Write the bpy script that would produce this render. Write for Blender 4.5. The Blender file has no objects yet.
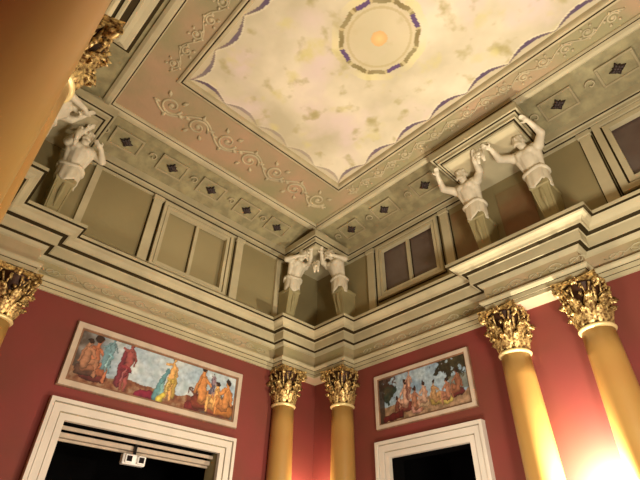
import bpy, bmesh, math, random
from mathutils import Vector, Matrix
random.seed(7)
scn = bpy.context.scene
COL = scn.collection
PI = math.pi
CZ = 1.6                                   # eye height: all heights below are given above the eye, Z() lifts them
def Z(z): return z + CZ
xW, xE, yN, yS = -7.65, 2.95, 7.0, -0.365  # inner wall faces
# ------------------------------------------------------------------ materials
def lin(c):
    return tuple(((v/255)/12.92 if v/255 <= .04045 else ((v/255+.055)/1.055)**2.4) for v in c)
def mat(name, rgb, rough=.7, metal=0, var=.12, scale=2.5, rgb2=None, bump=0, bscale=30, spec=.4, emit=0):
    m = bpy.data.materials.new(name); m.use_nodes = True
    nt = m.node_tree; b = nt.nodes['Principled BSDF']
    tc = nt.nodes.new('ShaderNodeTexCoord'); n = nt.nodes.new('ShaderNodeTexNoise')
    n.inputs['Scale'].default_value = scale; n.inputs['Detail'].default_value = 5
    nt.links.new(tc.outputs['Object'], n.inputs['Vector'])
    r = nt.nodes.new('ShaderNodeValToRGB')
    c = lin(rgb)
    c1 = tuple(v*(1-var) for v in c); c2 = lin(rgb2) if rgb2 else tuple(min(1, v*(1+var)) for v in c)
    r.color_ramp.elements[0].position = .38; r.color_ramp.elements[1].position = .66
    r.color_ramp.elements[0].color = (*c1, 1); r.color_ramp.elements[1].color = (*c2, 1)
    nt.links.new(n.outputs['Fac'], r.inputs['Fac']); nt.links.new(r.outputs['Color'], b.inputs['Base Color'])
    b.inputs['Roughness'].default_value = rough; b.inputs['Metallic'].default_value = metal
    b.inputs['Specular IOR Level'].default_value = spec
    if bump:
        n2 = nt.nodes.new('ShaderNodeTexNoise'); n2.inputs['Scale'].default_value = bscale
        nt.links.new(tc.outputs['Object'], n2.inputs['Vector'])
        bp = nt.nodes.new('ShaderNodeBump'); bp.inputs['Strength'].default_value = bump; bp.inputs['Distance'].default_value = .02
        nt.links.new(n2.outputs['Fac'], bp.inputs['Height']); nt.links.new(bp.outputs['Normal'], b.inputs['Normal'])
    if emit:
        nt.links.new(r.outputs['Color'], b.inputs['Emission Color']); b.inputs['Emission Strength'].default_value = emit
    return m
def attr_mat(name, rough=.7, spec=.3):
    m = bpy.data.materials.new(name); m.use_nodes = True
    nt = m.node_tree; b = nt.nodes['Principled BSDF']
    a = nt.nodes.new('ShaderNodeAttribute'); a.attribute_name = 'paint'
    nt.links.new(a.outputs['Color'], b.inputs['Base Color'])
    b.inputs['Roughness'].default_value = rough; b.inputs['Specular IOR Level'].default_value = spec
    return m
M = dict(
    stone=mat('painted_stone', (178, 167, 132), var=.12, scale=1.6, bump=.15),
    stone_pink=mat('rosy_painted_stone', (178, 162, 127), var=.1, scale=.9, rgb2=(184, 150, 126)),
    frieze=mat('frieze_plaster', (164, 153, 110), var=.14, scale=1.3, rgb2=(176, 154, 120), bump=.3, bscale=14),
    panel=mat('olive_wall_plaster', (146, 133, 94), var=.07, scale=.8),
    strip=mat('pale_trim_paint', (192, 180, 144), var=.08),
    groove_shade=mat('painted_groove_shade', (52, 42, 22), var=.1, spec=.1),  # dark umber paints the shade lines into moulding recesses and frame edges
    cove=mat('cove_plaster', (152, 142, 104), var=.2, scale=5, bump=.5, bscale=12),
    border=mat('ceiling_border_plaster', (164, 155, 114), var=.16, scale=1.1, rgb2=(178, 148, 116), bump=.35, bscale=9),
    relief=mat('stucco_relief', (186, 172, 136), var=.12),
    crimson=mat('crimson_silk_wall', (116, 56, 42), rough=.75, var=.12, scale=.8, rgb2=(122, 50, 44)),
    shaft=mat('honey_marble', (172, 136, 72), rough=.34, var=.12, scale=.9, rgb2=(160, 116, 60), spec=.5),
    coffer=mat('coffer_edge_plaster', (164, 151, 116), var=.1),
    rust=mat('rust_painted_panel', (140, 104, 70), var=.1, scale=1.5, rgb2=(138, 122, 84)),
    gold=mat('gilding', (120, 78, 34), rough=.42, metal=.6, var=.35, scale=26, rgb2=(246, 214, 140), spec=.5),
    bell_shade=mat('shade_dark_gilding', (60, 34, 16), rough=.5, metal=.4, var=.4, scale=12),  # capital bell coloured dark to paint the shade between the leaves
    statue=mat('white_plaster_statue', (214, 203, 176), rough=.55, var=.08, scale=7),
    herm=mat('statue_pillar_plaster', (156, 144, 102), var=.1),
    doorframe=mat('white_door_paint', (206, 196, 180), rough=.45, var=.05),
    pictureframe=mat('stone_grey_frame', (186, 168, 146), var=.08, scale=6),
    framebrown=mat('brown_painted_band', (128, 92, 66), var=.25, scale=6),
    dark=mat('painted_darkness', (8, 7, 7), rough=.9, var=.2, spec=.05),  # near-black colour stands for the darkness inside the doorways
    glass=mat('dark_window_glass', (98, 78, 70), rough=.25, var=.12, scale=1.2, rgb2=(106, 92, 84), spec=.5),
    blind=mat('closed_olive_pane', (158, 145, 106), rough=.6, var=.05, scale=.7),
    reveal=mat('olive_reveal', (150, 140, 100), var=.1),
    white=mat('white_plastic', (235, 232, 225), rough=.4, var=.02),
    lens=mat('black_lens', (14, 12, 14), rough=.2, var=.1),
    rosette=mat('bronze_rosette', (58, 45, 40), rough=.5, var=.35, scale=25, metal=.2),
    floor=mat('oak_parquet', (120, 84, 52), rough=.35, var=.2, scale=6),
    base=mat('grey_marble', (150, 140, 124), rough=.4),
)
# ------------------------------------------------------------------ helpers
def mesh_obj(name, bm, mats, parent=None, smooth=False):
    me = bpy.data.meshes.new(name); bm.normal_update(); bm.to_mesh(me); bm.free()
    for m in (mats if isinstance(mats, (list, tuple)) else [mats]): me.materials.append(m)
    if smooth:
        for p in me.polygons: p.use_smooth = True
    o = bpy.data.objects.new(name, me); COL.objects.link(o)
    if parent: o.parent = parent
    return o
def struct(o): o['kind'] = 'structure'; return o
def tag(o, label, cat, group=None, kind=None):
    o['label'] = label; o['category'] = cat
    if group: o['group'] = group
    if kind: o['kind'] = kind
    return o
def empty(name, loc=(0, 0, 0), rz=0):
    o = bpy.data.objects.new(name, None); COL.objects.link(o); o.location = loc; o.rotation_euler = (0, 0, rz)
    o.empty_display_size = .1
    return o
def dup(o, parent=None):
    c = o.copy(); COL.objects.link(c)
    if parent: c.parent = parent
    for ch in list(o.children): dup(ch, c)
    return c
def box(bm, x0, x1, y0, y1, z0, z1, mi=0, bevel=0):
    vs = [bm.verts.new(p) for p in ((x0,y0,z0),(x1,y0,z0),(x1,y1,z0),(x0,y1,z0),(x0,y0,z1),(x1,y0,z1),(x1,y1,z1),(x0,y1,z1))]
    fs = [bm.faces.new([vs[i] for i in f]) for f in ((3,2,1,0),(4,5,6,7),(0,1,5,4),(1,2,6,5),(2,3,7,6),(3,0,4,7))]
    for f in fs: f.material_index = mi
    if bevel:
        es = list({e for f in fs for e in f.edges})
        bmesh.ops.bevel(bm, geom=es, offset=bevel, segments=1, affect='EDGES', clamp_overlap=True)
def lathe(bm, prof, n=32, c=(0, 0, 0), mi=0, cap=True):
    rings = []
    for r, z in prof:
        rings.append([bm.verts.new((c[0]+r*math.cos(2*PI*i/n), c[1]+r*math.sin(2*PI*i/n), c[2]+z)) for i in range(n)])
    for a, b in zip(rings, rings[1:]):
        for i in range(n):
            f = bm.faces.new((a[i], a[(i+1) % n], b[(i+1) % n], b[i])); f.material_index = mi
    if cap:
        f = bm.faces.new(list(reversed(rings[0]))); f.material_index = mi
        f = bm.faces.new(rings[-1]); f.material_index = mi
def tube(bm, pts, rad, n=6, mi=0, flat=1.0, nrm=None):
    """tube along pts; rad number or list"""
    pts = [Vector(p) for p in pts]; rings = []
    for i, p in enumerate(pts):
        t = (pts[min(i+1, len(pts)-1)] - pts[max(i-1, 0)]).normalized()
        a = Vector(nrm) if nrm else (Vector((0, 0, 1)) if abs(t.z) < .9 else Vector((1, 0, 0)))
        u = t.cross(a).normalized(); v = u.cross(t).normalized()
        r = rad[i] if isinstance(rad, (list, tuple)) else rad
        rings.append([bm.verts.new(p + u*r*math.cos(2*PI*k/n) + v*r*flat*math.sin(2*PI*k/n)) for k in range(n)])
    for a, b in zip(rings, rings[1:]):
        for i in range(n):
            f = bm.faces.new((a[i], b[i], b[(i+1) % n], a[(i+1) % n])); f.material_index = mi
    bm.faces.new(rings[0]).material_index = mi; bm.faces.new(list(reversed(rings[-1]))).material_index = mi
def ellipsoid(bm, c, r, rot=None, seg=14, mi=0):
    mt = Matrix.Translation(c) @ (rot.to_4x4() if rot else Matrix.Identity(4)) @ Matrix.Diagonal((*r, 1))
    g = bmesh.ops.create_uvsphere(bm, u_segments=seg, v_segments=seg//2+2, radius=1, matrix=mt)
    for v in g['verts']:
        for f in v.link_faces: f.material_index = mi
def capsule(bm, a, b, ra, rb, seg=12):
    a = Vector(a); b = Vector(b); d = b-a; L = d.length; q = d.to_track_quat('Z', 'Y').to_matrix()
    rings = []; prof = []
    for i in range(5): t = -PI/2 + i*PI/8; prof.append((ra*math.cos(t), ra*math.sin(t)))
    for i in range(5): t = i*PI/8; prof.append((rb*math.cos(t), L + rb*math.sin(t)))
    for r, z in prof:
        rings.append([bm.verts.new(a + q @ Vector((max(r, .0005)*math.cos(2*PI*k/seg), max(r, .0005)*math.sin(2*PI*k/seg), z))) for k in range(seg)])
    for A, B in zip(rings, rings[1:]):
        for i in range(seg): bm.faces.new((A[i], A[(i+1) % seg], B[(i+1) % seg], B[i]))
    bm.faces.new(list(reversed(rings[0]))); bm.faces.new(rings[-1])

# ------------------------------------------------------------------ plan loops (interior on the left) and profile sweeps
def loop_ressaut(mids, c, d):
    P = [(xW+d, yS+d), (xW+c, yS+d), (xW+c, yS)]
    for m0, m1 in mids: P += [(m0, yS), (m0, yS+d), (m1, yS+d), (m1, yS)]
    P += [(xE-c, yS), (xE-c, yS+d), (xE-d, yS+d), (xE-d, yS+c), (xE, yS+c), (xE, yN-c), (xE-d, yN-c), (xE-d, yN-d), (xE-c, yN-d), (xE-c, yN)]
    for m0, m1 in reversed(mids): P += [(m1, yN), (m1, yN-d), (m0, yN-d), (m0, yN)]
    P += [(xW+c, yN), (xW+c, yN-d), (xW+d, yN-d), (xW+d, yN-c), (xW, yN-c), (xW, yS+c), (xW+d, yS+c)]
    return P
def loop_blocks(mids, k):
    P = [(xW+k, yS+k), (xW+k, yS)]
    for m0, m1 in mids: P += [(m0, yS), (m0, yS+k), (m1, yS+k), (m1, yS)]
    P += [(xE-k, yS), (xE-k, yS+k), (xE, yS+k), (xE, yN-k), (xE-k, yN-k), (xE-k, yN)]
    for m0, m1 in reversed(mids): P += [(m1, yN), (m1, yN-k), (m0, yN-k), (m0, yN)]
    P += [(xW+k, yN), (xW+k, yN-k), (xW, yN-k), (xW, yS+k)]
    return P
def rect_loop(x0, x1, y0, y1): return [(x0, y0), (x1, y0), (x1, y1), (x0, y1)]
def offs(P, o):
    n = len(P); R = []
    for i in range(n):
        a, b, c = Vector(P[i-1]), Vector(P[i]), Vector(P[(i+1) % n])
        d1 = (b-a).normalized(); d2 = (c-b).normalized()
        n1 = Vector((-d1.y, d1.x)); n2 = Vector((-d2.y, d2.x))
        v = n1+n2 if abs(d1.dot(d2)) < .5 else n1
        R.append(b + v*o)
    return R
def sweep(name, P, prof, mats, parent=None, close=False):
    """prof: list of (offset, z, mat index of the band that STARTS here)"""
    bm = bmesh.new(); rows = []
    for p in prof:
        rows.append([bm.verts.new((v.x, v.y, Z(p[1]))) for v in offs(P, p[0])])
    n = len(P)
    for k in range(len(prof)-1):
        for i in range(n):
            j = (i+1) % n
            f = bm.faces.new((rows[k][i], rows[k][j], rows[k+1][j], rows[k+1][i])); f.material_index = prof[k][2] if len(prof[k]) > 2 else 0
    return mesh_obj(name, bm, mats, parent)
MID = (-3.08, -1.57)
RES = loop_ressaut([MID], 1.20, .30)
BLK = loop_blocks([(-2.95, -1.60)], 1.10)
ROOM = rect_loop(xW, xE, yS, yN)

# ------------------------------------------------------------------ room shell
T = .35
H_TOP = 7.30
def wall_with_hole(name, axis, pos, out, a0, a1, holes):
    """axis 'x': wall plane x=pos running along y.  holes: (a_lo,a_hi,z_lo,z_hi)"""
    bm = bmesh.new()
    def bx(u0, u1, z0, z1, mi):
        if u1-u0 < .001 or z1-z0 < .001: return
        p0, p1 = sorted((pos, pos+out*T))
        if axis == 'x': box(bm, p0, p1, u0, u1, z0, z1, mi)
        else: box(bm, u0, u1, p0, p1, z0, z1, mi)
    split = Z(4.35)
    cuts = sorted({a0, a1, *[h[0] for h in holes], *[h[1] for h in holes]})
    for u0, u1 in zip(cuts, cuts[1:]):
        zs = [0, split, Z(H_TOP)]
        hs = sorted([(h[2], h[3]) for h in holes if h[0] <= u0+1e-6 and h[1] >= u1-1e-6])
        z = 0
        segs = []
        for lo, hi in hs: segs.append((z, lo)); z = hi
        segs.append((z, Z(H_TOP)))
        for s0, s1 in segs:
            if s0 < split: bx(u0, u1, s0, min(s1, split), 0)
            if s1 > split: bx(u0, u1, max(s0, split), s1, 1)
    return struct(mesh_obj(name, bm, [M['crimson'], M['panel']]))
DW = (2.05, 4.77, 1.94)     # west door opening: y0,y1,top
DN = (-5.64, -3.96, 1.94)   # north door opening: x0,x1,top
WW = (2.72, 4.20, 5.00, 6.34)
WN = (-5.50, -4.06, 5.18, 6.34)
WB = (-.50, 1.05, 5.18, 6.34)
wall_with_hole('wall_west', 'x', xW, -1, yS-T, yN+T, [(DW[0], DW[1], 0, Z(DW[2])), (WW[0], WW[1], Z(WW[2]), Z(WW[3]))])
wall_with_hole('wall_north', 'y', yN, 1, xW, xE, [(DN[0], DN[1], 0, Z(DN[2])), (WN[0], WN[1], Z(WN[2]), Z(WN[3])), (WB[0], WB[1], Z(WB[2]), Z(WB[3]))])
wall_with_hole('wall_south', 'y', yS, -1, xW, xE, [])
wall_with_hole('wall_east', 'x', xE, 1, yS-T, yN+T, [])
bm = bmesh.new(); box(bm, xW-T, xE+T, yS-T, yN+T, -.2, 0); struct(mesh_obj('floor', bm, M['floor']))

# painted ceiling -------------------------------------------------
def fbm(x, y, s=0):
    from mathutils import noise
    return noise.fractal(Vector((x, y, s)), 1.0, 2.0, 5)
def mix(a, b, t):
    t = max(0, min(1, t)); return tuple(a[i]*(1-t)+b[i]*t for i in range(3))
def grid_paint(name, nx, ny, pos, colf, material, parent=None):
    me = bpy.data.meshes.new(name)
    vs = []; cs = []
    for j in range(ny+1):
        for i in range(nx+1):
            u, v = i/nx, j/ny
            vs.append(pos(u, v)); cs.append(lin(colf(u, v)))
    fs = [(j*(nx+1)+i, j*(nx+1)+i+1, (j+1)*(nx+1)+i+1, (j+1)*(nx+1)+i) for j in range(ny) for i in range(nx)]
    me.from_pydata(vs, [], fs)
    a = me.attributes.new('paint', 'FLOAT_COLOR', 'POINT')
    a.data.foreach_set('color', [q for c in cs for q in (*c, 1)])
    me.materials.append(material)
    o = bpy.data.objects.new(name, me); COL.objects.link(o)
    if parent: o.parent = parent
    return o
PX0, PX1, PY0, PY1 = -5.15, .43, 1.55, 5.25
CX, CY = -2.36, 3.35
def ceil_col(u, v):
    x = PX0+(PX1-PX0)*u; y = PY0+(PY1-PY0)*v
    n = fbm(x*.9, y*.9); n2 = fbm(x*3.2, y*3.2, 4)
    c = mix((190, 180, 148), (224, 213, 184), .5+.8*n+.05*(x-CX))
    c = mix(c, (214, 196, 184), max(0, fbm(x*1.1+9, y*1.1, 2))*1.3)
    c = mix(c, (172, 160, 112), max(0, n2-.28)*1.6)
    c = mix(c, (206, 196, 132), max(0, fbm(x*2+3, y*2, 8)-.35)*1.5)
    # scalloped drapery along the edge
    for s, e, L, w0 in ((x-PX0, y-PY0, PY1-PY0, 0), (PX1-x, y-PY0, PY1-PY0, 1), (y-PY0, x-PX0, PX1-PX0, 1), (PY1-y, x-PX0, PX1-PX0, 1)):
        nseg = 5 if L < 4 else 7
        ph = (e/L*nseg) % 1; wgt = .25+.75*math.exp(-(e/.8)**2) if w0 == 0 else .55+.45*min(1, e/2.5)
        depth = .03+.15*math.sin(PI*ph)
        th_ = .012+.055*math.sin(PI*ph)
        if s < depth:
            c = mix(c, (182, 170, 138), .6)
            if s > depth-th_: c = mix(c, mix((86, 70, 96), (120, 104, 92), abs(ph-.5)*1.8), wgt)
        elif s < depth+.03: c = mix(c, (228, 218, 190), .5*wgt)
    # medallion
    r = math.hypot(x-CX, y-CY); th = math.atan2(y-CY, x-CX)
    lob = .625+.012*math.cos(12*th)
    if r < lob+.02:
        c = mix(c, (200, 188, 148), .7)
        if r > lob-.055:
            q = .5+.5*math.sin(6*th+.6)
            c = mix((134, 120, 76), (150, 138, 96), q)
            if math.cos(4*(th-.3)) > .72: c = (96, 74, 112)
            if math.cos(12*th) > .93: c = (190, 176, 130)
        elif abs(r-.5) < .02: c = mix(c, (176, 160, 112), .5)
        if r < .13: c = mix((246, 196, 132), (214, 172, 112), r/.13)
    elif r < lob+.14:
        c = mix(c, (222, 212, 150), .35+.3*math.cos(5*th))
    return tuple(min(252, v*1.02) for v in c)
ceil = grid_paint('ceiling', 340, 228, lambda u, v: (PX0+(PX1-PX0)*u, PY0+(PY1-PY0)*v, Z(7.06)), ceil_col, attr_mat('painted_sky_canvas'))
ceil.data.flip_normals(); struct(ceil)
# upper cove with coffers, flat ornamented border, frames
cove_prof = [(.10, 6.66), (.22, 6.73), (.45, 6.83), (.75, 6.93), (1.0, 6.98), (1.04, 6.98)]
struct(sweep('trim_1', ROOM, cove_prof, M['cove']))
BX = [(xW+1.02, yS+1.02), (xE-1.02, yS+1.02), (xE-1.02, yN-1.02), (xW+1.02, yN-1.02)]
# pale band along the cove's inner edge
struct(sweep('trim_2', BX, [(-.02, 7.04), (-.02, 6.94, 0), (.03, 6.91, 0), (.10, 6.91, 0), (.13, 6.95, 1), (.15, 6.95, 0), (.17, 6.99, 0), (.17, 7.05)], [M['strip'], M['groove_shade']]))
# flat border between the pale band and the painting's frame
bm = bmesh.new()
i0 = [(xW+1.1, yS+1.1), (xE-1.1, yS+1.1), (xE-1.1, yN-1.1), (xW+1.1, yN-1.1)]; i1 = rect_loop(PX0-.03, PX1+.03, PY0-.03, PY1+.03); i1 = [i1[0], i1[1], i1[2], i1[3]]
a = [bm.verts.new((x, y, Z(7.02))) for x, y in i0]; b = [bm.verts.new((x, y, Z(7.02))) for x, y in i1]
for i in range(4): bm.faces.new((a[i], b[i], b[(i+1) % 4], a[(i+1) % 4]))
struct(mesh_obj('trim_3', bm, M['border']))
PR = rect_loop(PX0, PX1, PY0, PY1)
struct(sweep('trim_4', PR, [(-.14, 7.03), (-.14, 6.99, 0), (-.11, 6.97, 0), (-.085, 6.97, 1), (-.06, 6.975, 0), (-.045, 6.97, 0), (-.015, 6.97, 0), (0, 7.0, 0), (.01, 7.065)], [M['relief'], M['groove_shade']]))
# structural slab above
bm = bmesh.new(); box(bm, xW-T, xE+T, yS-T, yN+T, Z(H_TOP), Z(H_TOP+.2)); struct(mesh_obj('ceiling_slab', bm, M['dark']))

# stucco scrollwork on the border
def scroll_band(bm, p0, p1, zc, amp, per, r, side=1):
    p0 = Vector((*p0, zc)); p1 = Vector((*p1, zc)); L = (p1-p0).length; t = (p1-p0)/L; nn = Vector((-t.y, t.x, 0))
    n = max(2, round(L/per)); step = L/n
    N = n*10
    tube(bm, [p0+t*(L*i/N)+nn*amp*.55*math.sin(PI*i/10) for i in range(N+1)], r, 5)
    for k in range(n):
        sgn = 1 if k % 2 == 0 else -1
        c = p0+t*step*(k+.5)-nn*sgn*amp*.15
        pts = []
        for i in range(22):
            a = i/21*PI*3.1; rr = amp*.62*(1-i/24)
            pts.append(c+t*rr*math.cos(a)+nn*sgn*rr*math.sin(a))
        tube(bm, pts, [r*(1.3-.03*i) for i in range(22)], 5)
        ellipsoid(bm, c, (r*2.2, r*2.2, r*1.2), seg=8)
        for q in range(5):                              # leaves off the scroll
            a = q*1.25+.4; d = t*math.cos(a)+nn*sgn*math.sin(a)
            b0 = c+d*amp*.6; b1 = c+d*amp*.98
            tube(bm, [b0, b0.lerp(b1, .5)+Vector((0, 0, -.006)), b1], [r*.8, r*2.0, r*.3], 5)
bm = bmesh.new()
zc = Z(7.015)
scroll_band(bm, (-5.86, 1.3), (-5.86, 5.55), zc, .34, .62, .022)
scroll_band(bm, (-5.2, 5.58), (.5, 5.58), zc, .15, .36, .015)
scroll_band(bm, (-5.2, 1.22), (.5, 1.22), zc, .15, .36, .015)
scroll_band(bm, (1.1, 1.3), (1.1, 5.55), zc, .34, .62, .022)
for y in (1.0+.42, ): pass
struct(mesh_obj('trim_5', bm, M['relief'], smooth=True))

# ------------------------------------------------------------------ lower entablature
S = [M['stone'], M['groove_shade'], M['frieze'], M['stone_pink'], M['gold']]
arch = [(0, 3.70, 0), (.04, 3.70, 0), (.04, 3.755, 1), (.05, 3.76, 0), (.06, 3.76, 0), (.06, 3.83, 1), (.07, 3.837, 0), (.09, 3.84, 0), (.12, 3.88, 0), (.12, 3.905, 1), (.04, 3.92)]
struct(sweep('trim_6', RES, arch, S))
fr = [(.03, 3.90, 2), (.03, 4.20, 2)]
struct(sweep('trim_7', RES, fr, S))
corn = [(.03, 4.17, 0), (.07, 4.185, 0), (.09, 4.215, 0), (.10, 4.235, 1), (.152, 4.262, 1), (.155, 4.25, 0), (.18, 4.25, 0), (.185, 4.41, 0), (.20, 4.425, 1), (.262, 4.46, 1), (.265, 4.45, 0),
        (.29, 4.45, 0), (.30, 4.49, 0), (.34, 4.53, 0), (.39, 4.55, 0), (.405, 4.575, 1), (.405, 4.588, 1), (.44, 4.592, 0), (.44, 4.65, 0), (.05, 4.66)]
struct(sweep('trim_8', RES, corn, S))
# frieze relief scrolls (only on the faces in view)
def frieze_scroll(bm, p0, p1, nrm, zc, amp, per, r):
    p0 = Vector((*p0, zc)); p1 = Vector((*p1, zc)); L = (p1-p0).length; t = (p1-p0)/L; up = Vector((0, 0, 1)); nn = Vector((*nrm, 0))
    n = max(1, round(L/per)); step = L/n
    for k in range(n):
        sgn = 1 if k % 2 else -1
        c = p0+t*step*(k+.5)
        tube(bm, [c+t*amp*(1-i/16)*1.5*math.cos(i/12*PI*2.2)+up*sgn*amp*(1-i/16)*math.sin(i/12*PI*2.2) for i in range(13)], r, 4, nrm=nn)
        tube(bm, [c+t*(-step/2+step*i/4)+up*amp*.5*math.sin(PI*i/2)*sgn for i in range(5)], r*.8, 4, nrm=nn)
bm = bmesh.new(); g = .035
frieze_scroll(bm, (xW+g, 1.0), (xW+g, 5.55), (1, 0), Z(4.04), .08, .3, .01)
frieze_scroll(bm, (-6.2, yN-g), (-3.2, yN-g), (0, -1), Z(4.04), .08, .3, .01)
frieze_scroll(bm, (-3.05, yN-.3-g), (-1.45, yN-.3-g), (0, -1), Z(4.04), .08, .3, .01)
frieze_scroll(bm, (-1.3, yN-g), (1.4, yN-g), (0, -1), Z(4.04), .08, .3, .01)
struct(mesh_obj('trim_9', bm, M['stone'], smooth=True))
# ressaut solid above columns underside: soffit plates closing the ressauts
bm = bmesh.new()
for (x0, x1, y0, y1) in ((MID[0]-.03, MID[1]+.03, yN-.33, yN), (MID[0]-.03, MID[1]+.03, yS, yS+.33),
                         (xW, xW+.33, yN-1.23, yN), (xW+.33, xW+1.23, yN-.33, yN), (xW, xW+.33, yS, yS+1.23), (xW+.33, xW+1.23, yS, yS+.33)):
    box(bm, x0, x1, y0, y1, Z(3.705), Z(3.75))
struct(mesh_obj('trim_10', bm, M['stone_pink']))

# ------------------------------------------------------------------ attic: base, upper cornice, blocks
up = [(0, 6.46, 0), (.04, 6.46, 0), (.05, 6.495, 1), (.075, 6.515, 1), (.08, 6.505, 0), (.11, 6.505, 0), (.115, 6.56, 0), (.14, 6.58, 1), (.165, 6.60, 1), (.168, 6.59, 0), (.20, 6.59, 0), (.205, 6.67, 0), (.21, 6.73, 0), (.08, 6.74)]
struct(sweep('trim_11', BLK, up, S))
# block bodies: solid masses at corners and mid wall, rising into the cove
bm = bmesh.new()
k = 1.10
for (x0, x1, y0, y1) in ((xW, xW+k, yN-k, yN), (xW, xW+k, yS, yS+k), (xE-k, xE, yN-k, yN), (xE-k, xE, yS, yS+k), (-2.95, -1.60, yN-k, yN), (-2.95, -1.60, yS, yS+k)):
    box(bm, x0+.002, x1-.002, y0+.002, y1-.002, Z(6.468), Z(7.0))
    box(bm, x0-.04 if x0 > xW+.1 else x0, x1+.04 if x1 < xE-.1 else x1, y0-.04 if y0 > 3 else y0, y1+.04 if y1 < 3 else y1, Z(6.80), Z(6.98))
struct(mesh_obj('trim_12', bm, M['strip']))
# attic pilaster strips
bm = bmesh.new()
def strip_w(y0, y1):
    box(bm, xW-.01, xW+.07, y0, y1, Z(4.57), Z(6.47)); box(bm, xW-.01, xW+.02, y0-.02, y1+.02, Z(4.57), Z(6.47), 1)
    box(bm, xW-.01, xW+.10, y0-.02, y1+.02, Z(6.38), Z(6.47))
def strip_n(x0, x1):
    box(bm, x0, x1, yN-.07, yN+.01, Z(4.57), Z(6.47)); box(bm, x0-.02, x1+.02, yN-.02, yN+.01, Z(4.57), Z(6.47), 1)
    box(bm, x0-.02, x1+.02, yN-.10, yN+.01, Z(6.38), Z(6.47))
strip_w(2.36, 2.54); strip_w(4.42, 4.60); strip_n(-5.88, -5.70); strip_n(-3.84, -3.66); strip_n(-.94, -.76); strip_n(1.28, 1.46)
for y in (1.2, 5.66): box(bm, xW-.01, xW+.06, y-.06, y+.06, Z(4.57), Z(6.47))
struct(mesh_obj('trim_13', bm, [M['strip'], M['groove_shade']]))
# attic plinth band under windows
struct(sweep('trim_14', ROOM, [(0, 4.55), (.09, 4.55), (.09, 4.86, 0), (.07, 4.88, 1), (.07, 4.90, 0), (.05, 4.93), (0, 4.95)], [M['stone'], M['groove_shade']]))

bm = bmesh.new()
for x0, x1, z1 in ((-3.62, -3.12, 6.3), (-2.62, -1.98, 6.2)): box(bm, x0, x1, yN-.012, yN+.01, Z(4.95), Z(z1))
struct(mesh_obj('trim_15', bm, M['rust']))
# windows ---------------------------------------------------------
def window(name, axis, a0, a1, z0, z1, pane_mat, mull, fw=.12):
    """local: u along wall, v out of wall (into room), frame as one mesh; pane, mullion children"""
    root = empty(name); struct(root)
    def mk(nm, boxes, m):
        bm = bmesh.new()
        for (u0, u1, v0, v1, w0, w1, *r) in boxes:
            mi = r[0] if r else 0
            if axis == 'x': box(bm, xW+v0, xW+v1, u0, u1, w0, w1, mi)
            else: box(bm, u0, u1, yN-v1, yN-v0, w0, w1, mi)
        return mesh_obj(nm, bm, m, root)
    zz0, zz1 = Z(z0), Z(z1)
    def ring(o, i, v0, v1, mi=0): # outer offset o, inner offset i
        return [(a0-o, a1+o, v0, v1, zz1+i, zz1+o, mi), (a0-o, a1+o, v0, v1, zz0-o, zz0-i, mi), (a0-o, a0-i, v0, v1, zz0-i, zz1+i, mi), (a1+i, a1+o, v0, v1, zz0-i, zz1+i, mi)]
    mk('window_frame', ring(fw, fw*.45, -.02, .07) + ring(fw*.45, fw*.3, -.02, .02, 1) + ring(fw*.3, -.03, -.06, .05) + ring(fw+.03, fw, -.02, .012, 1), [M['strip'], M['groove_shade']])
    mk('pane', [(a0-.01, a1+.01, -.12, -.09, zz0-.01, zz1+.01)], pane_mat)
    if mull:
        c = (a0+a1)/2
        mk('mullion', [(c-.035, c+.035, -.10, -.02, zz0, zz1), (c-.05, c+.05, -.10, -.07, zz0, zz1, 1)], [M['strip'], M['groove_shade']])
    return root
window('window_1', 'x', WW[0], WW[1], WW[2], WW[3], M['blind'], True)
window('window_2', 'y', WN[0], WN[1], WN[2], WN[3], M['glass'], True)
window('window_3', 'y', WB[0], WB[1], WB[2], WB[3], M['glass'], False, fw=.2)

# doors -----------------------------------------------------------
def door(name, axis, a0, a1, zt, m, fw, rv='reveal'):
    root = empty(name); struct(root)
    def mk(nm, boxes, mm):
        bm = bmesh.new()
        for (u0, u1, v0, v1, w0, w1, *r) in boxes:
            mi = r[0] if r else 0
            if axis == 'x': box(bm, xW+v0, xW+v1, u0, u1, w0, w1, mi)
            else: box(bm, u0, u1, yN-v1, yN-v0, w0, w1, mi)
        return mesh_obj(nm, bm, mm, root)
    zt = Z(zt)
    bs = []
    for (o, i, v, mi) in ((fw, fw*.78, .11, 0), (fw*.78, fw*.72, .05, 1), (fw*.72, fw*.30, .08, 0), (fw*.30, fw*.24, .04, 1), (fw*.24, -.03, .06, 0)):
        bs += [(a0-o, a1+o, -.02, v, zt+i, zt+o, mi), (a0-o, a0-i, -.02, v, 0, zt+i, mi), (a1+i, a1+o, -.02, v, 0, zt+i, mi)]
    mk('door_frame', bs, [m, M['reveal']])
    mk('reveal', [(a0-.005, a0+.015, -T-.02, -.01, 0, zt), (a1-.015, a1+.005, -T-.02, -.01, 0, zt), ], M[rv])
    mk('reveal_top', [(a0, a1, -T-.02, -.01, zt-.015, zt+.005)], M['dark'])  # underside coloured near-black for its shade
    # space beyond, its darkness painted as near-black walls
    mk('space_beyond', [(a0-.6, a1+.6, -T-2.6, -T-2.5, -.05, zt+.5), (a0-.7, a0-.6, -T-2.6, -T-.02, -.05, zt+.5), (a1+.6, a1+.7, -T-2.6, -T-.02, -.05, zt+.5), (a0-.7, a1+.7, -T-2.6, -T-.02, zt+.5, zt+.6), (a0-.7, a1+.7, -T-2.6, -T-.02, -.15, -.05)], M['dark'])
    return root
d1 = door('door_1', 'x', DW[0], DW[1], DW[2], M['doorframe'], .25)
d2 = door('door_2', 'y', DN[0], DN[1], DN[2], M['doorframe'], .25, 'dark')  # side reveals coloured near-black for shade
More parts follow.
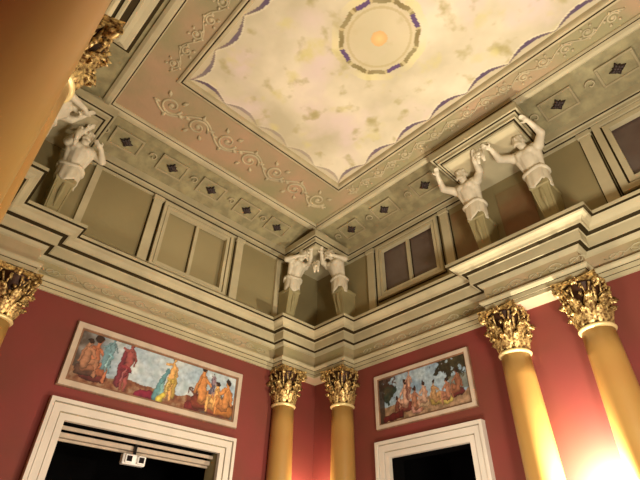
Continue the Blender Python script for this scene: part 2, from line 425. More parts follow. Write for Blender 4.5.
# moulded inner lintel inside the west doorway
bm = bmesh.new()
zt = Z(DW[2])
for (x0, x1, z0, z1) in ((-.20, -.16, -.10, -.045), (-.30, -.24, -.19, -.12), (-.34, -.30, -.23, -.19)):
    box(bm, xW+x0, xW+x1, DW[0]+.02, DW[1]-.02, zt+z0, zt+z1, bevel=.008)
mesh_obj('inner_lintel', bm, M['pictureframe'], d1)
# white twin lamp fitting under the lintel
L = empty('emergency_light', (xW-.2, 3.33, zt-.20)); tag(L, 'small white twin-lamp fitting hanging under the lintel of the wide left doorway', 'light fitting')
bm = bmesh.new(); box(bm, -.02, .02, -.02, .02, -.06, .19); mesh_obj('bracket', bm, M['lens'], L)
bm = bmesh.new(); box(bm, -.05, .06, -.19, .19, -.21, -.06, bevel=.012); mesh_obj('housing', bm, M['white'], L)
for s in (-1, 1):
    bm = bmesh.new(); box(bm, .05, .10, s*.1-.062, s*.1+.062, -.195, -.075, bevel=.01); h = mesh_obj('lamp_head', bm, M['white'], L)
    bm = bmesh.new(); box(bm, .098, .106, s*.1-.042, s*.1+.042, -.175, -.095); mesh_obj('lens', bm, M['lens'], h)

# ------------------------------------------------------------------ frescoes
def seg_d(px, py, ax, ay, bx, by):
    vx, vy = bx-ax, by-ay; t = max(0, min(1, ((px-ax)*vx+(py-ay)*vy)/(vx*vx+vy*vy+1e-9)))
    return math.hypot(px-ax-vx*t, py-ay-vy*t), t
class Fig:
    """painted figure: list of strokes (ax,ay,bx,by,ra,rb,col) in metres"""
    def __init__(s): s.k = []
    def st(s, ax, ay, bx, by, ra, rb, c): s.k.append((ax, ay, bx, by, ra, rb, c)); return s
def stand(x, y, h, skin, cloth=None, hair=(60, 36, 26), lean=0, arm=1, d=1):
    f = Fig(); w = h*.055
    if cloth: f.st(x-d*w*2, y+h*.75, x-d*w*2.6, y+h*.1, w*.9, w*1.3, mix(cloth, (60, 40, 50), .25))
    f.st(x+lean*.4, y+h*.48, x-w*1.0, y+h*.02, w*1.25, w*.6, mix(skin, (90, 40, 26), .15))
    f.st(x+lean*.4, y+h*.48, x+w*1.3, y+h*.02, w*1.25, w*.6, skin)
    f.st(x+lean*.4, y+h*.5, x+lean, y+h*.77, w*1.5, w*1.75, skin)
    f.st(x+lean-w*1.6, y+h*.79, x-w*3.4, y+h*(.6+.25*arm), w*.6, w*.45, skin)
    f.st(x+lean+w*1.6, y+h*.79, x+w*3.2, y+h*(.62-.1*arm), w*.6, w*.45, mix(skin, (90, 40, 26), .2))
    f.st(x+lean, y+h*.8, x+lean*1.2, y+h*.95, w*.6, w*.9, skin)
    f.st(x+lean*1.2-w*.2, y+h*.96, x+lean*1.2, y+h*.975, w*.95, w*.95, hair)
    f.st(x+lean*1.2+w*.15, y+h*.925, x+lean*1.2+w*.1, y+h*.93, w*.7, w*.7, skin)
    if cloth:
        f.st(x-w*1.4, y+h*.46, x+w*1.4, y+h*.42, w*.7, w*.9, cloth)
        for q in range(3): f.st(x-w*(1.2-q*1.0), y+h*.42, x-w*(1.9-q*1.1), y+h*(.12+.06*q), w*.35, w*.5, mix(cloth, (240, 230, 210) if q == 1 else (40, 20, 30), .25))
    return f
def sit(x, y, h, skin, cloth=None, d=1, hair=(58, 34, 24)):
    f = Fig(); w = h*.09
    if cloth: f.st(x-d*w*1.6, y+h*.12, x+d*w*3.5, y+h*.08, w*1.8, w*1.2, cloth)
    f.st(x, y+h*.25, x+d*w*3.6, y+h*.42, w*1.35, w*.9, skin)
    f.st(x+d*w*3.6, y+h*.42, x+d*w*3.9, y+h*.03, w*.85, w*.5, skin)
    f.st(x, y+h*.2, x+d*w*2.9, y+h*.2, w*1.3, w*.8, mix(skin, (96, 44, 24), .3))
    f.st(x, y+h*.28, x-d*w*.3, y+h*.68, w*1.5, w*1.6, skin)
    f.st(x-d*w*1.3, y+h*.7, x-d*w*2.4, y+h*.34, w*.65, w*.5, mix(skin, (96, 44, 24), .15))
    f.st(x+d*w*1.0, y+h*.7, x+d*w*3.0, y+h*.55, w*.65, w*.5, skin)
    f.st(x-d*w*.2, y+h*.78, x, y+h*.92, w*.6, w*.9, skin)
    f.st(x-d*w*.35, y+h*.95, x-d*w*.1, y+h*.98, w*1.0, w*.9, hair)
    return f
def draw(c, px, py, figs):
    for f in figs:
        for (ax, ay, bx, by, ra, rb, col) in f.k:
            dd, t = seg_d(px, py, ax, ay, bx, by); r = ra+(rb-ra)*t
            if dd < r:
                sh = 1-.42*(dd/r)**3
                lx = .08*((py-ay-(by-ay)*t)-(px-ax-(bx-ax)*t))/r
                c = tuple(max(0, min(255, v*(sh+lx))) for v in col)
    return c
PWy0, PWy1, Pz0, Pz1 = 1.80, 5.03, 2.37, 3.41
w1, h1 = PWy1-PWy0-.26, Pz1-Pz0-.26
O1 = (214, 132, 60); O2 = (196, 108, 66); O3 = (230, 168, 84)
figsW = [sit(.30, .06, .60, O2, (110, 40, 36), 1), sit(.17, .10, .5, (176, 116, 80), (92, 60, 46), 1),
         stand(.52, .20, .54, (108, 150, 158), (112, 176, 186), arm=.2),
         stand(.83, .02, .72, (168, 76, 70), (150, 44, 54), arm=.9, lean=.02),
         Fig().st(1.1, .03, 1.32, .06, .05, .07, (140, 24, 52)),
         Fig().st(1.42, .06, 1.47, .3, .07, .035, (84, 140, 146)).st(1.50, .05, 1.5, .34, .05, .03, (120, 176, 172)).st(1.47, .3, 1.56, .48, .035, .03, (84, 140, 146)), stand(1.63, .06, .66, O3, (214, 176, 62), arm=.8, lean=.02, d=-1, hair=(120, 84, 40)),
         Fig().st(1.5, .04, 1.56, .12, .07, .04, (222, 196, 60)),
         Fig().st(2.02, .05, 2.2, .1, .06, .1, (126, 34, 34)),
         sit(2.28, .06, .66, O1, (126, 50, 32), 1), sit(2.58, .03, .5, O3, (150, 70, 40), -1), stand(2.50, .30, .36, (150, 120, 130), (96, 90, 110)), sit(2.80, .05, .56, O1, (190, 110, 40), -1)]
def colW(u, v):
    x = u*w1; y = v*h1
    n = fbm(x*2.5, y*2.5); n2 = fbm(x*7, y*7, 3)
    c = mix((150, 172, 186), (196, 204, 200), .5+n)
    if x < .9: c = mix(c, (70, 52, 40), (.62-x)*1.5+n2*.5)
    if y < .2+.07*n: c = mix((118, 62, 40), (150, 96, 56), .5+n2)
    if x > 2.0 and y < .34+.2*n2: c = mix((120, 50, 34), (74, 46, 34), .5+n2)
    c = mix(c, (110, 140, 140), max(0, n2)*.5)
    c = draw(c, x+.035*fbm(x*9, y*9, 11), (y+.03*fbm(x*9, y*9, 13))/1.14, figsW)
    k = 1+.16*fbm(x*14, y*14, 6)
    g_ = sum(c)/3
    return tuple(max(0, min(255, (q*.8+g_*.2)*k)) for q in c)
PNx0, PNx1, Nz0, Nz1 = -5.88, -3.76, 2.41, 3.43
w2, h2 = PNx1-PNx0-.2, Nz1-Nz0-.2
F1 = (206, 152, 122); F2 = (176, 112, 80)
figsN = [sit(.62, .10, .44, F1, (120, 50, 40), -1), sit(.82, .04, .36, F2, (190, 130, 110), 1), sit(.42, .03, .3, (120, 60, 44), (88, 28, 22), 1),
         stand(.72, .22, .44, F1, (150, 90, 70), arm=.4), sit(1.02, .10, .34, (196, 150, 120), (184, 150, 110), -1), sit(1.24, .08, .34, (190, 140, 84), (160, 130, 56), 1),
         sit(1.5, .06, .34, F2, (186, 160, 70), -1), sit(1.72, .12, .36, (150, 90, 60), (110, 40, 36), -1), Fig().st(.12, .05, .5, .08, .05, .05, (96, 24, 22))]
def colN(u, v):
    x = u*w2; y = v*h2
    n = fbm(x*2.6+5, y*2.6); n2 = fbm(x*8, y*8, 9)
    c = mix((118, 146, 168), (158, 178, 186), .5+n)
    if y < .26+.1*n: c = mix((120, 92, 62), (168, 128, 92), .5+n2)
    dt = math.hypot((x-.2)/.2, (y-.55)/.17)+n2*.8            # dark tree at left
    if dt < 1: c = mix((34, 52, 42), (70, 60, 40), .5+n2)
    if x < .45+.25*n2 and y > .68+n2*.3: c = mix(c, (72, 40, 26), .85)
    if x < .12: c = mix(c, (50, 34, 24), .8)
    if x > 1.42+.4*n2 and y > .6+.3*n2-(x-1.3)*.12: c = mix((44, 40, 26), (74, 62, 34), .5+n2)
    if x > 1.55 and y > .25 and y < .5: c = mix(c, (96, 88, 60), .6)
    c = draw(c, (x+.03*fbm(x*9, y*9, 11)), (y+.03*fbm(x*9, y*9, 13))/1.25, figsN)
    k = 1+.2*fbm(x*15, y*15, 6)
    g_ = sum(c)/3
    return tuple(max(0, min(255, (q*.8+g_*.2)*k)) for q in c)
fm = attr_mat('fresco_paint', .55)
P1 = empty('fresco_panel', (xW, (PWy0+PWy1)/2, Z(Pz0))); tag(P1, 'long framed fresco of bathing figures above the wide white doorway', 'painting')
P2 = empty('fresco_panel', ((PNx0+PNx1)/2, yN, Z(Nz0))); tag(P2, 'framed fresco of reclining figures under blue sky above the narrower doorway', 'painting')
def pic(root, W, Hh, fw, rz, w, h, colf, nx, ny):
    root.rotation_euler = (0, 0, rz)                       # local: x along wall (viewer's left to right), -y into room
    bm = bmesh.new()
    def ring(o, i, d, mi):
        for b in ((-W/2+o, W/2-o, Hh-i, Hh-o), (-W/2+o, W/2-o, o, i), (-W/2+o, -W/2+i, i, Hh-i), (W/2-i, W/2-o, i, Hh-i)):
            box(bm, b[0], b[1], -d, .0, b[2], b[3], mi)
    ring(0, .015, .03, 1); ring(.015, fw*.75, .06, 0); ring(fw*.75, fw, .035, 1)
    mesh_obj('frame', bm, [M['pictureframe'], M['framebrown']], root)
    grid_paint('canvas', nx, ny, lambda u, v: (-w/2+w*u, -.025, (Hh-h)/2+h*v), colf, fm, root)
pic(P1, PWy1-PWy0, Pz1-Pz0, .13, PI/2, w1, h1, colW, 300, 80)
pic(P2, PNx1-PNx0, Nz1-Nz0, .10, 0, w2, h2, colN, 200, 84)
P1.rotation_euler = (0, 0, PI/2)

# ------------------------------------------------------------------ columns
ZB, ZT = 3.00, 3.70        # capital bottom / top above the eye
def leaf(bm, ang, z0, h, r0, w, out):
    nu, nv = 6, 8; rows = []
    for j in range(nv+1):
        t = j/nv
        zz = z0+h*(math.sin(t*2.3)/1.0)*(1 if t < .68 else 1) if False else z0+h*(t if t < .8 else .8+ (t-.8)*.2 - (t-.8)**2*4)
        rr = r0+out*(t**2.6)+(.03*math.sin(t*PI))
        ww = w*(.75+.5*math.sin(t*PI*.9))*(1-.55*max(0, t-.6)/.4)*(1+.16*math.cos(t*PI*7))
        row = []
        for i in range(nu+1):
            s = (i/nu-.5)*2
            a = ang+s*ww/rr*.5
            r2 = rr+.018*(1-abs(s))*1.0-.02*s*s+.012*math.cos(s*PI*3)
            row.append(bm.verts.new((r2*math.cos(a), r2*math.sin(a), zz-.02*abs(s))))
        rows.append(row)
    for a, b in zip(rows, rows[1:]):
        for i in range(nu): bm.faces.new((a[i], a[i+1], b[i+1], b[i]))
def make_column():
    root = empty('column')
    zt = Z(ZB); r0, r1 = .255, .215
    bm = bmesh.new()
    prof = [(r0+.015, 1.02), (r0+.012, 1.06), (r0, 1.10)] + [(r0-(r0-r1)*((i/10)**1.6), 1.10+(zt-.06-1.10)*i/10) for i in range(1, 11)] 
    lathe(bm, prof, 48); mesh_obj('shaft', bm, M['shaft'], root, True)
    bm = bmesh.new()
    lathe(bm, [(r1, zt-.065), (r1+.022, zt-.055), (r1+.034, zt-.035), (r1+.022, zt-.012), (r1-.005, zt)], 40); mesh_obj('neck_ring', bm, mat('pale_gilt_ring', (236, 214, 150), rough=.35, metal=.3), root, True)
    cap = None
    hh = ZT-ZB
    bm = bmesh.new(); lathe(bm, [(r1-.03, zt), (r1-.03, zt+hh*.35), (r1-.005, zt+hh*.6), (r1+.07, zt+hh*.85), (r1+.08, zt+hh*.88)], 32)
    cap = mesh_obj('capital', bm, M['bell_shade'], root, True)
    bm = bmesh.new()
    for k_ in range(8):
        leaf(bm, k_*PI/4, zt, hh*.42, r1-.015, .17, .11)
        leaf(bm, k_*PI/4+PI/8, zt+hh*.05, hh*.68, r1-.01, .15, .15)
    rq = random.Random(11)
    for k_ in range(34):                                     # curled leaf tips and buds crowding the bell
        a = k_*2.399; t = .42+.44*((k_*7) % 34)/34; rr = r1+.005+.09*t
        p = Vector((rr*math.cos(a), rr*math.sin(a), zt+hh*t)); o_ = Vector((math.cos(a), math.sin(a), 0))
        tube(bm, [p-o_*.05, p+o_*.015+Vector((0, 0, .02)), p+o_*.04, p+o_*.035+Vector((0, 0, -.03))], [.018, .026, .022, .01], 5)
    for k_ in range(8):                                      # small tendrils between the leaves
        a = k_*PI/4+PI/8+.2; 
        for s in (-1, 1):
            pts = [((r1+.02+.10*t)*math.cos(a-.2+s*.18*t), (r1+.02+.10*t)*math.sin(a-.2+s*.18*t), zt+hh*(.5+.3*t)) for t in (0, .3, .6, 1)]
            tube(bm, pts, [.016, .014, .012, .02], 5)
    lv = mesh_obj('acanthus_leaves', bm, M['gold'], cap, True)
    m = lv.modifiers.new('thick', 'SOLIDIFY'); m.thickness = .012
    for k_ in range(4):
        a = PI/4+k_*PI/2; u = Vector((math.cos(a), math.sin(a), 0)); upv = Vector((0, 0, 1)); bm = bmesh.new()
        c = u*(r1+.155)+upv*(zt+hh*.80)
        pts = [u*(r1+.0)+upv*(zt+hh*.45), u*(r1+.05)+upv*(zt+hh*.66)]
        rad = [.02, .024]
        for i in range(20):
            th = PI*.75-i/19*PI*3.6; rr = .085*(1-i/23); pts.append(c+u*rr*math.cos(th)+upv*rr*math.sin(th)); rad.append(.026-.0006*i)
        tube(bm, pts, rad, 6); side = u.cross(upv)
        tube(bm, [c-side*.035, c+side*.035], .03, 8)
        mesh_obj('volute', bm, M['gold'], cap, True)
    bm = bmesh.new()                                           # abacus with hollowed sides
    for (za, zb, s) in ((zt+hh*.88, zt+hh*.94, .94), (zt+hh*.94, zt+hh-.002, 1.0)):
        ring = []
        for q in range(4):
            for i in range(10):
                t = i/10; x = -1+2*t; y = 1-.24*(1-x*x)
                if i == 0: x, y = -.93, .97
                a = q*-PI/2; R_ = .335*s
                ring.append((R_*(x*math.cos(a)-y*math.sin(a)), R_*(x*math.sin(a)+y*math.cos(a))))
        lo = [bm.verts.new((x, y, za)) for x, y in ring]; hi = [bm.verts.new((x, y, zb)) for x, y in ring]
        bm.faces.new(lo); bm.faces.new(list(reversed(hi)))
        for i in range(len(ring)): bm.faces.new((lo[i], hi[i], hi[(i+1) % len(ring)], lo[(i+1) % len(ring)]))
    for q in range(4):
        a = q*PI/2; ellipsoid(bm, (.275*math.cos(a), .275*math.sin(a), zt+hh*.92), (.05, .05, .06), seg=8)
        for p in range(5):
            b_ = p*2*PI/5; rr = .05
            ellipsoid(bm, (.285*math.cos(a)-rr*math.cos(b_)*math.sin(a), .285*math.sin(a)+rr*math.cos(b_)*math.cos(a), zt+hh*.92+rr*math.sin(b_)), (.022, .022, .022), seg=6)
    mesh_obj('abacus', bm, M['gold'], cap)
    bm = bmesh.new(); lathe(bm, [(.36, .86), (.36, .92), (.33, .94), (.30, .96), (.32, .99), (.30, 1.03), (.262, 1.04)], 40); mesh_obj('column_base', bm, M['gold'], root, True)
    bm = bmesh.new(); box(bm, -.36, .36, -.36, .36, 0, .12, bevel=.01); box(bm, -.31, .31, -.31, .31, .12, .78, bevel=.008); box(bm, -.35, .35, -.35, .35, .78, .86, bevel=.01); mesh_obj('pedestal', bm, M['base'], root)
    return root
cols = [((-2.91, yN-.18), 'honey marble column with gilded capital, the one beside the narrow doorway on the right wall'),
        ((-1.69, yN-.18), 'honey marble column with gilded capital, rightmost in the photo, next to the bright wall glow'),
        ((-6.62, yN-.18), 'gold column with gilded capital, right-hand one of the pair in the far corner'),
        ((xW+.18, 5.99), 'gold column with gilded capital, left-hand one of the pair in the far corner'),
        ((xW+.18, .70), 'column whose gilded capital shows at the left edge above the red wall'),
        ((-2.91, -.15), 'column mostly hidden behind the huge foreground shaft, its gilded capital poking out'),
        ((-1.69, -.222), 'huge blurred golden-brown column shaft close to the camera, upper left'),]
c0 = make_column()
for i, ((x, y), lab) in enumerate(cols):
    c = c0 if i == 0 else dup(c0)
    c.location = (x, y, 0); tag(c, lab, 'column', 'columns with gilded corinthian capitals')

# ------------------------------------------------------------------ atlas figures
def remeshed(bm, vox, smooth_it=4):
    me = bpy.data.meshes.new('tmp'); bm.to_mesh(me); bm.free()
    o = bpy.data.objects.new('tmp', me); COL.objects.link(o)
    m = o.modifiers.new('r', 'REMESH'); m.mode = 'VOXEL'; m.voxel_size = vox
    s = o.modifiers.new('s', 'SMOOTH'); s.iterations = smooth_it; s.factor = .5
    dg = bpy.context.evaluated_depsgraph_get(); dg.update()
    me2 = bpy.data.meshes.new_from_object(o.evaluated_get(dg))
    bpy.data.objects.remove(o); bpy.data.meshes.remove(me)
    for p in me2.polygons: p.use_smooth = True
    return me2
def V(*a): return Vector(a)
def hand(bm, wrist, d, palm_n, s=1.15):
    d = d.normalized(); side = d.cross(palm_n).normalized(); n = side.cross(d).normalized()
    capsule(bm, wrist, wrist+d*.06*s, .03*s, .038*s)
    for i, L in enumerate((.062, .075, .080, .070)):
        b = wrist+d*.085*s+side*(i-1.5)*.021*s
        k1 = b+d*L*.55*s+n*.008; capsule(bm, b, k1, .0115*s, .011*s, 8); capsule(bm, k1, k1+(d*.75+n*.65)*L*.55*s, .011*s, .009*s, 8)
    b = wrist+d*.03*s-side*.03*s
    k1 = b+(d*.6-side*.8+n*.3)*.045*s; capsule(bm, b, k1, .014*s, .012*s, 8); capsule(bm, k1, k1+(d*.9+n*.5)*.035*s, .012*s, .01*s, 8)
def make_atlas(pose, sx):
    """local: +y out of the wall, origin on the cornice top at wall face, sx=+1: 'outer' side is +x. Heights from z=0 at cornice top (4.57)"""
    root = empty('atlas_statue')
    bm = bmesh.new()
    # body -----------------------------------------------------------
    hip = V(0, .42, 1.02); waist = V(0, .44, 1.20); chest = V(0, .55, 1.45); neck = V(0, .64, 1.62); head = V(-.02*sx, .76, 1.69)
    for s in (-1, 1): capsule(bm, hip+V(s*.08, -.02, -.12), hip+V(s*.07, 0, .02), .12, .13)
    capsule(bm, hip, waist, .155, .135); capsule(bm, waist, chest, .14, .17)
    for s in (-1, 1):
        capsule(bm, chest+V(s*.09, .02, .02), chest+V(s*.14, .03, .10), .12, .10)
        ellipsoid(bm, chest+V(s*.085, .125, .035), (.085, .055, .065))       # pectoral
        for q in range(3): ellipsoid(bm, waist+V(s*.045, .125+.018*q, -.02+.085*q), (.042, .03, .038), seg=8)
        capsule(bm, waist+V(s*.13, -.01, 0), chest+V(s*.16, -.01, .0), .05, .08)
    capsule(bm, chest+V(0, .03, .1), neck, .11, .075); capsule(bm, neck, head, .07, .08)
    ellipsoid(bm, head+V(0, .01, .02), (.088, .105, .12))
    ellipsoid(bm, head+V(0, .065, -.05), (.055, .055, .06))                  # jaw
    capsule(bm, head+V(0, .11, .03), head+V(0, .135, -.02), .014, .022, 8)   # nose
    capsule(bm, head+V(-.055, .092, .045), head+V(.055, .092, .045), .016, .016, 8)  # brow
    ellipsoid(bm, head+V(0, .108, -.055), (.032, .016, .011), seg=8)         # mouth
    for s in (-1, 1): ellipsoid(bm, head+V(s*.09, 0, 0), (.016, .03, .038), seg=8); ellipsoid(bm, head+V(s*.036, .096, .02), (.018, .014, .012), seg=8)
    def arm(s, el, wr, hd, pn):
        sh = chest+V(s*.225, .03, .10)
        ellipsoid(bm, sh, (.098, .098, .098)); capsule(bm, sh, el, .085, .068); capsule(bm, sh.lerp(el, .25)+V(0, .02, 0), sh.lerp(el, .6)+V(0, .02, 0), .06, .058)
        capsule(bm, el, wr, .066, .042); capsule(bm, el.lerp(wr, .12), el.lerp(wr, .4), .064, .058)
        hand(bm, wr, (hd-wr), pn)
    if pose == 'mid':
        arm(sx, V(sx*.38, .78, 1.58), V(sx*.32, 1.02, 1.72), V(sx*.28, 1.10, 1.78), V(0, 0, -1))
        arm(-sx, V(-sx*.40, .78, 1.52), V(-sx*.43, .98, 1.66), V(-sx*.48, 1.06, 1.68), V(0, 0, 1))
    else:
        arm(-sx, V(-sx*.20, .78, 1.55), V(-sx*.10, .92, 1.68), V(-sx*.04, .98, 1.76), V(0, 0, -1))
        arm(sx, V(sx*.38, .62, 1.45), V(sx*.24, .86, 1.50), V(sx*.16, .92, 1.50), V(0, 0, 1))
    me = remeshed(bm, .013, 3); me.materials.append(M['statue'])
    o = bpy.data.objects.new('body', me); COL.objects.link(o); o.parent = root
    # hair and beard
    bm = bmesh.new(); rnd = random.Random(3)
    ellipsoid(bm, head+V(0, -.02, .05), (.10, .105, .105))
    for q in range(46):
        a = rnd.uniform(0, 2*PI); e = rnd.uniform(-.1, 1.4)
        p = V(math.cos(a)*math.cos(e), math.sin(a)*math.cos(e), math.sin(e))
        if p.y > .55 and p.z < .5: continue
        ellipsoid(bm, head+V(p.x*.10, p.y*.11-.015, p.z*.11+.045), (.03, .03, .026), seg=6)
    for q in range(16):
        a = rnd.uniform(-1.2, 1.2); ellipsoid(bm, head+V(math.sin(a)*.065, .04+.06*math.cos(a), -.09-rnd.uniform(0, .05)), (.024, .026, .03), seg=6)
    me = remeshed(bm, .013, 1); me.materials.append(M['statue']); o = bpy.data.objects.new('hair', me); COL.objects.link(o); o.parent = root
    # hip drapery
    bm = bmesh.new(); n = 40; rows = []
    for j in range(8):
        t = j/7; row = []
        for i in range(n):
            a = 2*PI*i/n; f = 1+.07*math.sin(a*9+t*1.5)*(.3+t)
            rx, ry = (.20-.02*t)*f, (.175-.015*t)*f
            row.append(bm.verts.new((rx*math.cos(a), .42+ry*math.sin(a), 1.12-.30*t+.03*math.sin(a*3+1)*(1+t))))
        rows.append(row)
    for a_, b_ in zip(rows, rows[1:]):
        for i in range(n): bm.faces.new((a_[i], b_[i], b_[(i+1) % n], a_[(i+1) % n]))
    tube(bm, [V(.205*math.cos(2*PI*i/16), .42+.18*math.sin(2*PI*i/16), 1.12+.03*math.sin(2*PI*i/16*3+1)) for i in range(17)], .035, 6)
    o = mesh_obj('hip_drapery', bm, M['statue'], root, True); m = o.modifiers.new('t', 'SOLIDIFY'); m.thickness = .02
    # tapering pillar the figure grows out of
    bm = bmesh.new()
    rows = []
    for (hw, y0, y1, z) in ((.15, .02, .40, 0), (.15, .02, .40, .08), (.115, .02, .37, .10), (.115, .02, .37, .13), (.15, .02, .50, .78), (.165, .02, .52, .80), (.165, .02, .52, .85), (.12, .3, .52, .90)):
        rows.append([bm.verts.new(p) for p in ((-hw, y0, z), (hw, y0, z), (hw, y1, z), (-hw, y1, z))])
    bm.faces.new(list(reversed(rows[0]))); bm.faces.new(rows[-1])
    for a_, b_ in zip(rows, rows[1:]):
        for i in range(4): bm.faces.new((a_[i], a_[(i+1) % 4], b_[(i+1) % 4], b_[i]))
    pl = mesh_obj('tapering_pillar', bm, M['herm'], root)
    bm = bmesh.new()
    for s in (-1, 1):                                          # raised side fillets on the shaft's face
        tube(bm, [(s*.09, .38, .17), (s*.12, .49, .74)], .010, 4)
    tube(bm, [(0, .49, .74), (0, .47, .55), (0, .41, .3)], [.03, .04, .01], 6)
    mesh_obj('shaft_moulding', bm, M['herm'], pl)
    return root
ZA = Z(4.65)
def place(root, x, y, rz, lab):
    root.location = (x, y, ZA+.05); root.rotation_euler = (0, 0, rz); tag(root, lab, 'statue', 'white plaster atlas figures below the upper cornice')
# facing north wall pair (out = -y -> rotate pi): local +x becomes -x
a1 = make_atlas('mid', 1); place(a1, -2.88, yN, PI, 'white plaster atlas nearest the dark double window on the right wall')
a2 = make_atlas('mid', -1); place(a2, -1.68, yN, PI, 'white plaster atlas with arm up at the cornice corner, rightmost figure')
# corner: N-wall figure at x=-6.53: its inner side is toward -x = local +x ; inner = -sx -> sx=-1
b1 = make_atlas('corner', -1); place(b1, -6.50, yN+.06, PI, 'plaster atlas in the far corner, right-hand figure of the corner pair')
b2 = make_atlas('corner', 1); place(b2, xW-.06, 5.88, -PI/2, 'plaster atlas in the far corner, left-hand figure of the corner pair')
# W wall facing +x: rz=-pi/2 maps local +y -> +x, local +x -> -y. outer side (south) = +x local -> sx=1 ok
b3 = dup(b1); place(b3, xW-.06, .74, -PI/2, 'shadowed plaster atlas at the left, just right of the huge golden shaft')
b4 = dup(b2); place(b4, -6.42, yS-.06, 0, 'dark plaster atlas at far left, partly hidden by the huge golden shaft')
# garlands held between the pairs
def garland(pa, pb, sag, lab):
    pa, pb = Vector(pa), Vector(pb); bm = bmesh.new(); n = 18; pts = []
    for i in range(n+1):
        t = i/n; p = pa.lerp(pb, t); p.z -= sag*(1-(2*t-1)**2); pts.append(p)
    tube(bm, pts, [.03+.03*math.sin(PI*i/n) for i in range(n+1)], 8)
    rnd = random.Random(5)
    for i, p in enumerate(pts):
        for q in range(5):
            a = rnd.uniform(0, 6.28); r = .04+.03*math.sin(PI*i/n)
            ellipsoid(bm, p+V(math.cos(a)*r*.6, math.cos(a)*r*.4, math.sin(a)*r), (.028, .028, .028), seg=6)
    for e in (pa, pb): tube(bm, [e, e+V(0, 0, -.12), e+V(.01, .01, -.26)], [.03, .045, .02], 6)
    tag(mesh_obj('garland', bm, M['statue'], None, True), lab, 'garland', 'plaster garlands held by the statue pairs')
garland((-2.33, yN-1.12, ZA+1.66), (-2.23, yN-1.12, ZA+1.66), .06, 'short plaster garland held between the two figures on the right wall')
garland((xW+.90, 5.88+.18, ZA+1.5), (-6.50-.18, yN-.90, ZA+1.5), .10, 'plaster garland hung between the two figures in the far corner')
garland((xW+.90, .74-.18, ZA+1.5), (-6.42-.18, yS+.90, ZA+1.5), .10, 'plaster garland hung between the two figures at the far left')

# ------------------------------------------------------------------ cove rosettes and their coffer frames
def cove_z(o):
    pr = cove_prof
    for (a, z0), (b, z1) in zip(pr, pr[1:]):
        if a <= o <= b: return z0+(z1-z0)*(o-a)/(b-a)
    return 6.98
def make_rosette():
    root = empty('ceiling_rosette')
    bm = bmesh.new()
    box(bm, -.27, .27, -.17, .17, -.012, .01); mesh_obj('backplate', bm, M['cove'], root)
    bm = bmesh.new()
    for b in ((-.29, .29, .16, .20), (-.29, .29, -.20, -.16), (-.29, -.25, -.16, .16), (.25, .29, -.16, .16)):
        box(bm, b[0], b[1], b[2], b[3], -.035, .01, bevel=.006)
    mesh_obj('coffer_frame', bm, M['coffer'], root)
    bm = bmesh.new()
    for q in range(8):
        a = q*PI/4; L = .13 if q % 2 == 0 else .09
        tube(bm, [(0, 0, -.03), (math.cos(a)*L*.55, math.sin(a)*L*.55*.9, -.05), (math.cos(a)*L, math.sin(a)*L*.9, -.02)], [.02, .035, .006], 6)
    ellipsoid(bm, (0, 0, -.05), (.04, .04, .03), seg=8)
    mesh_obj('star_flower', bm, M['rosette'], root, True)
    bm = bmesh.new()
    for s in (1,):
        tube(bm, [(s*(.42+.09*math.cos(i*.5)*(1-i/16)), .10*math.sin(i*.5)*(1-i/16), -.02) for i in range(13)], .014, 5)
    mesh_obj('side_scroll', bm, M['relief'], root, True)
    return root
r0 = make_rosette(); first = True
tilt = math.atan2(.25, .9)
def put_rosette(x, y, rz, lab):
    global first
    r = r0 if first else dup(r0); first = False
    r.location = (x, y, Z(cove_z(.6))-.012)
    r.rotation_euler = (Matrix.Rotation(rz, 3, 'Z') @ Matrix.Rotation(tilt, 3, 'X')).to_euler()
    tag(r, lab, 'rosette', 'dark star rosettes in the coffers under the ceiling')
# local: rotate X by tilt lifts +y side: +y must point into the room
wl = ['dark star rosette above the left wall, %s' % s for s in ('nearest the left corner figure', 'second from the left corner block', 'third from the left corner block', 'second from the far corner pair', 'nearest the far corner pair')]
for i, y in enumerate((1.37, 2.35, 3.28, 4.22, 5.1)): put_rosette(xW+.6, y, -PI/2, wl[i])
nl = ['dark star rosette above the right wall, %s' % s for s in ('nearest the far corner pair', 'second from the far corner', 'just left of the raised figures', 'just right of the raised figures', 'at the right edge of the photo')]
for i, x in enumerate((-5.85, -4.85, -3.75, -.92, .05)): put_rosette(x, yN-.6, PI, nl[i])

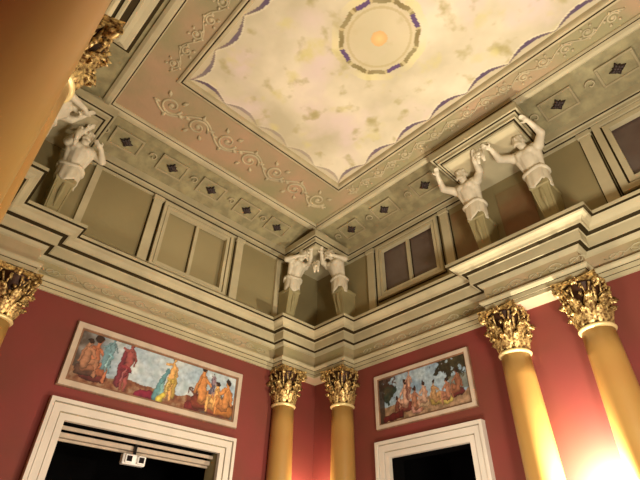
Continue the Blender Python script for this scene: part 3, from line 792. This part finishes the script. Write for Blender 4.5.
# ------------------------------------------------------------------ camera
yaw, pitch, roll = .826316, .645597, .024225
d = Vector((-math.sin(yaw)*math.cos(pitch), math.cos(yaw)*math.cos(pitch), math.sin(pitch)))
r = Vector((math.cos(yaw), math.sin(yaw), 0)); u = r.cross(d)
r2 = math.cos(roll)*r+math.sin(roll)*u; u2 = -math.sin(roll)*r+math.cos(roll)*u
cam = bpy.data.cameras.new('camera'); co = bpy.data.objects.new('camera', cam); COL.objects.link(co)
mw = Matrix((r2, u2, -d)).transposed().to_4x4(); mw.translation = (0, 0, CZ); co.matrix_world = mw
cam.sensor_width = 36; cam.lens = 467.58/640*36; cam.clip_start = .02
scn.camera = co
# ------------------------------------------------------------------ light
def light(name, kind, loc, e, col, size=.2, rot=None, spot=None):
    l = bpy.data.lights.new(name, kind); l.energy = e; l.color = col
    if kind == 'AREA': l.size = size
    else: l.shadow_soft_size = size
    if spot: l.spot_size = spot; l.spot_blend = 1
    o = bpy.data.objects.new(name, l); COL.objects.link(o); o.location = loc
    if rot: o.rotation_euler = rot
    return o
WARM = (1, .91, .76)
WARM = (1, .93, .78)
hl = light('hall_fill', 'SPOT', (.3, 3.3, 2.2), 1020, WARM, .45, spot=math.radians(168))  # added hall fill without a fixture, cone turned from the near column
hl.rotation_euler = Vector((-4.3, 3.2, 5.8)).to_track_quat('-Z', 'Y').to_euler()
light('hall_fill', 'POINT', (1.6, 3.2, 2.0), 230, WARM, .4)  # added fill that brightens the near column, no lamp stands there
light('hall_fill', 'POINT', (-3.6, 4.0, .9), 420, WARM, .5)  # added low fill for the left side, no fixture
light('column_uplight', 'POINT', (-2.1, yN-.34, Z(.96)), 700, (1, .90, .72), .06)
light('corner_uplight', 'POINT', (xW+.5, yN-.5, Z(1.15)), 130, (1, .76, .56), .08)
w = bpy.data.worlds.new('world'); scn.world = w; w.use_nodes = True
w.node_tree.nodes['Background'].inputs['Color'].default_value = (1, .9, .75, 1); w.node_tree.nodes['Background'].inputs['Strength'].default_value = .05
scn.view_settings.view_transform = 'Standard'; scn.view_settings.look = 'None'; scn.view_settings.exposure = 0
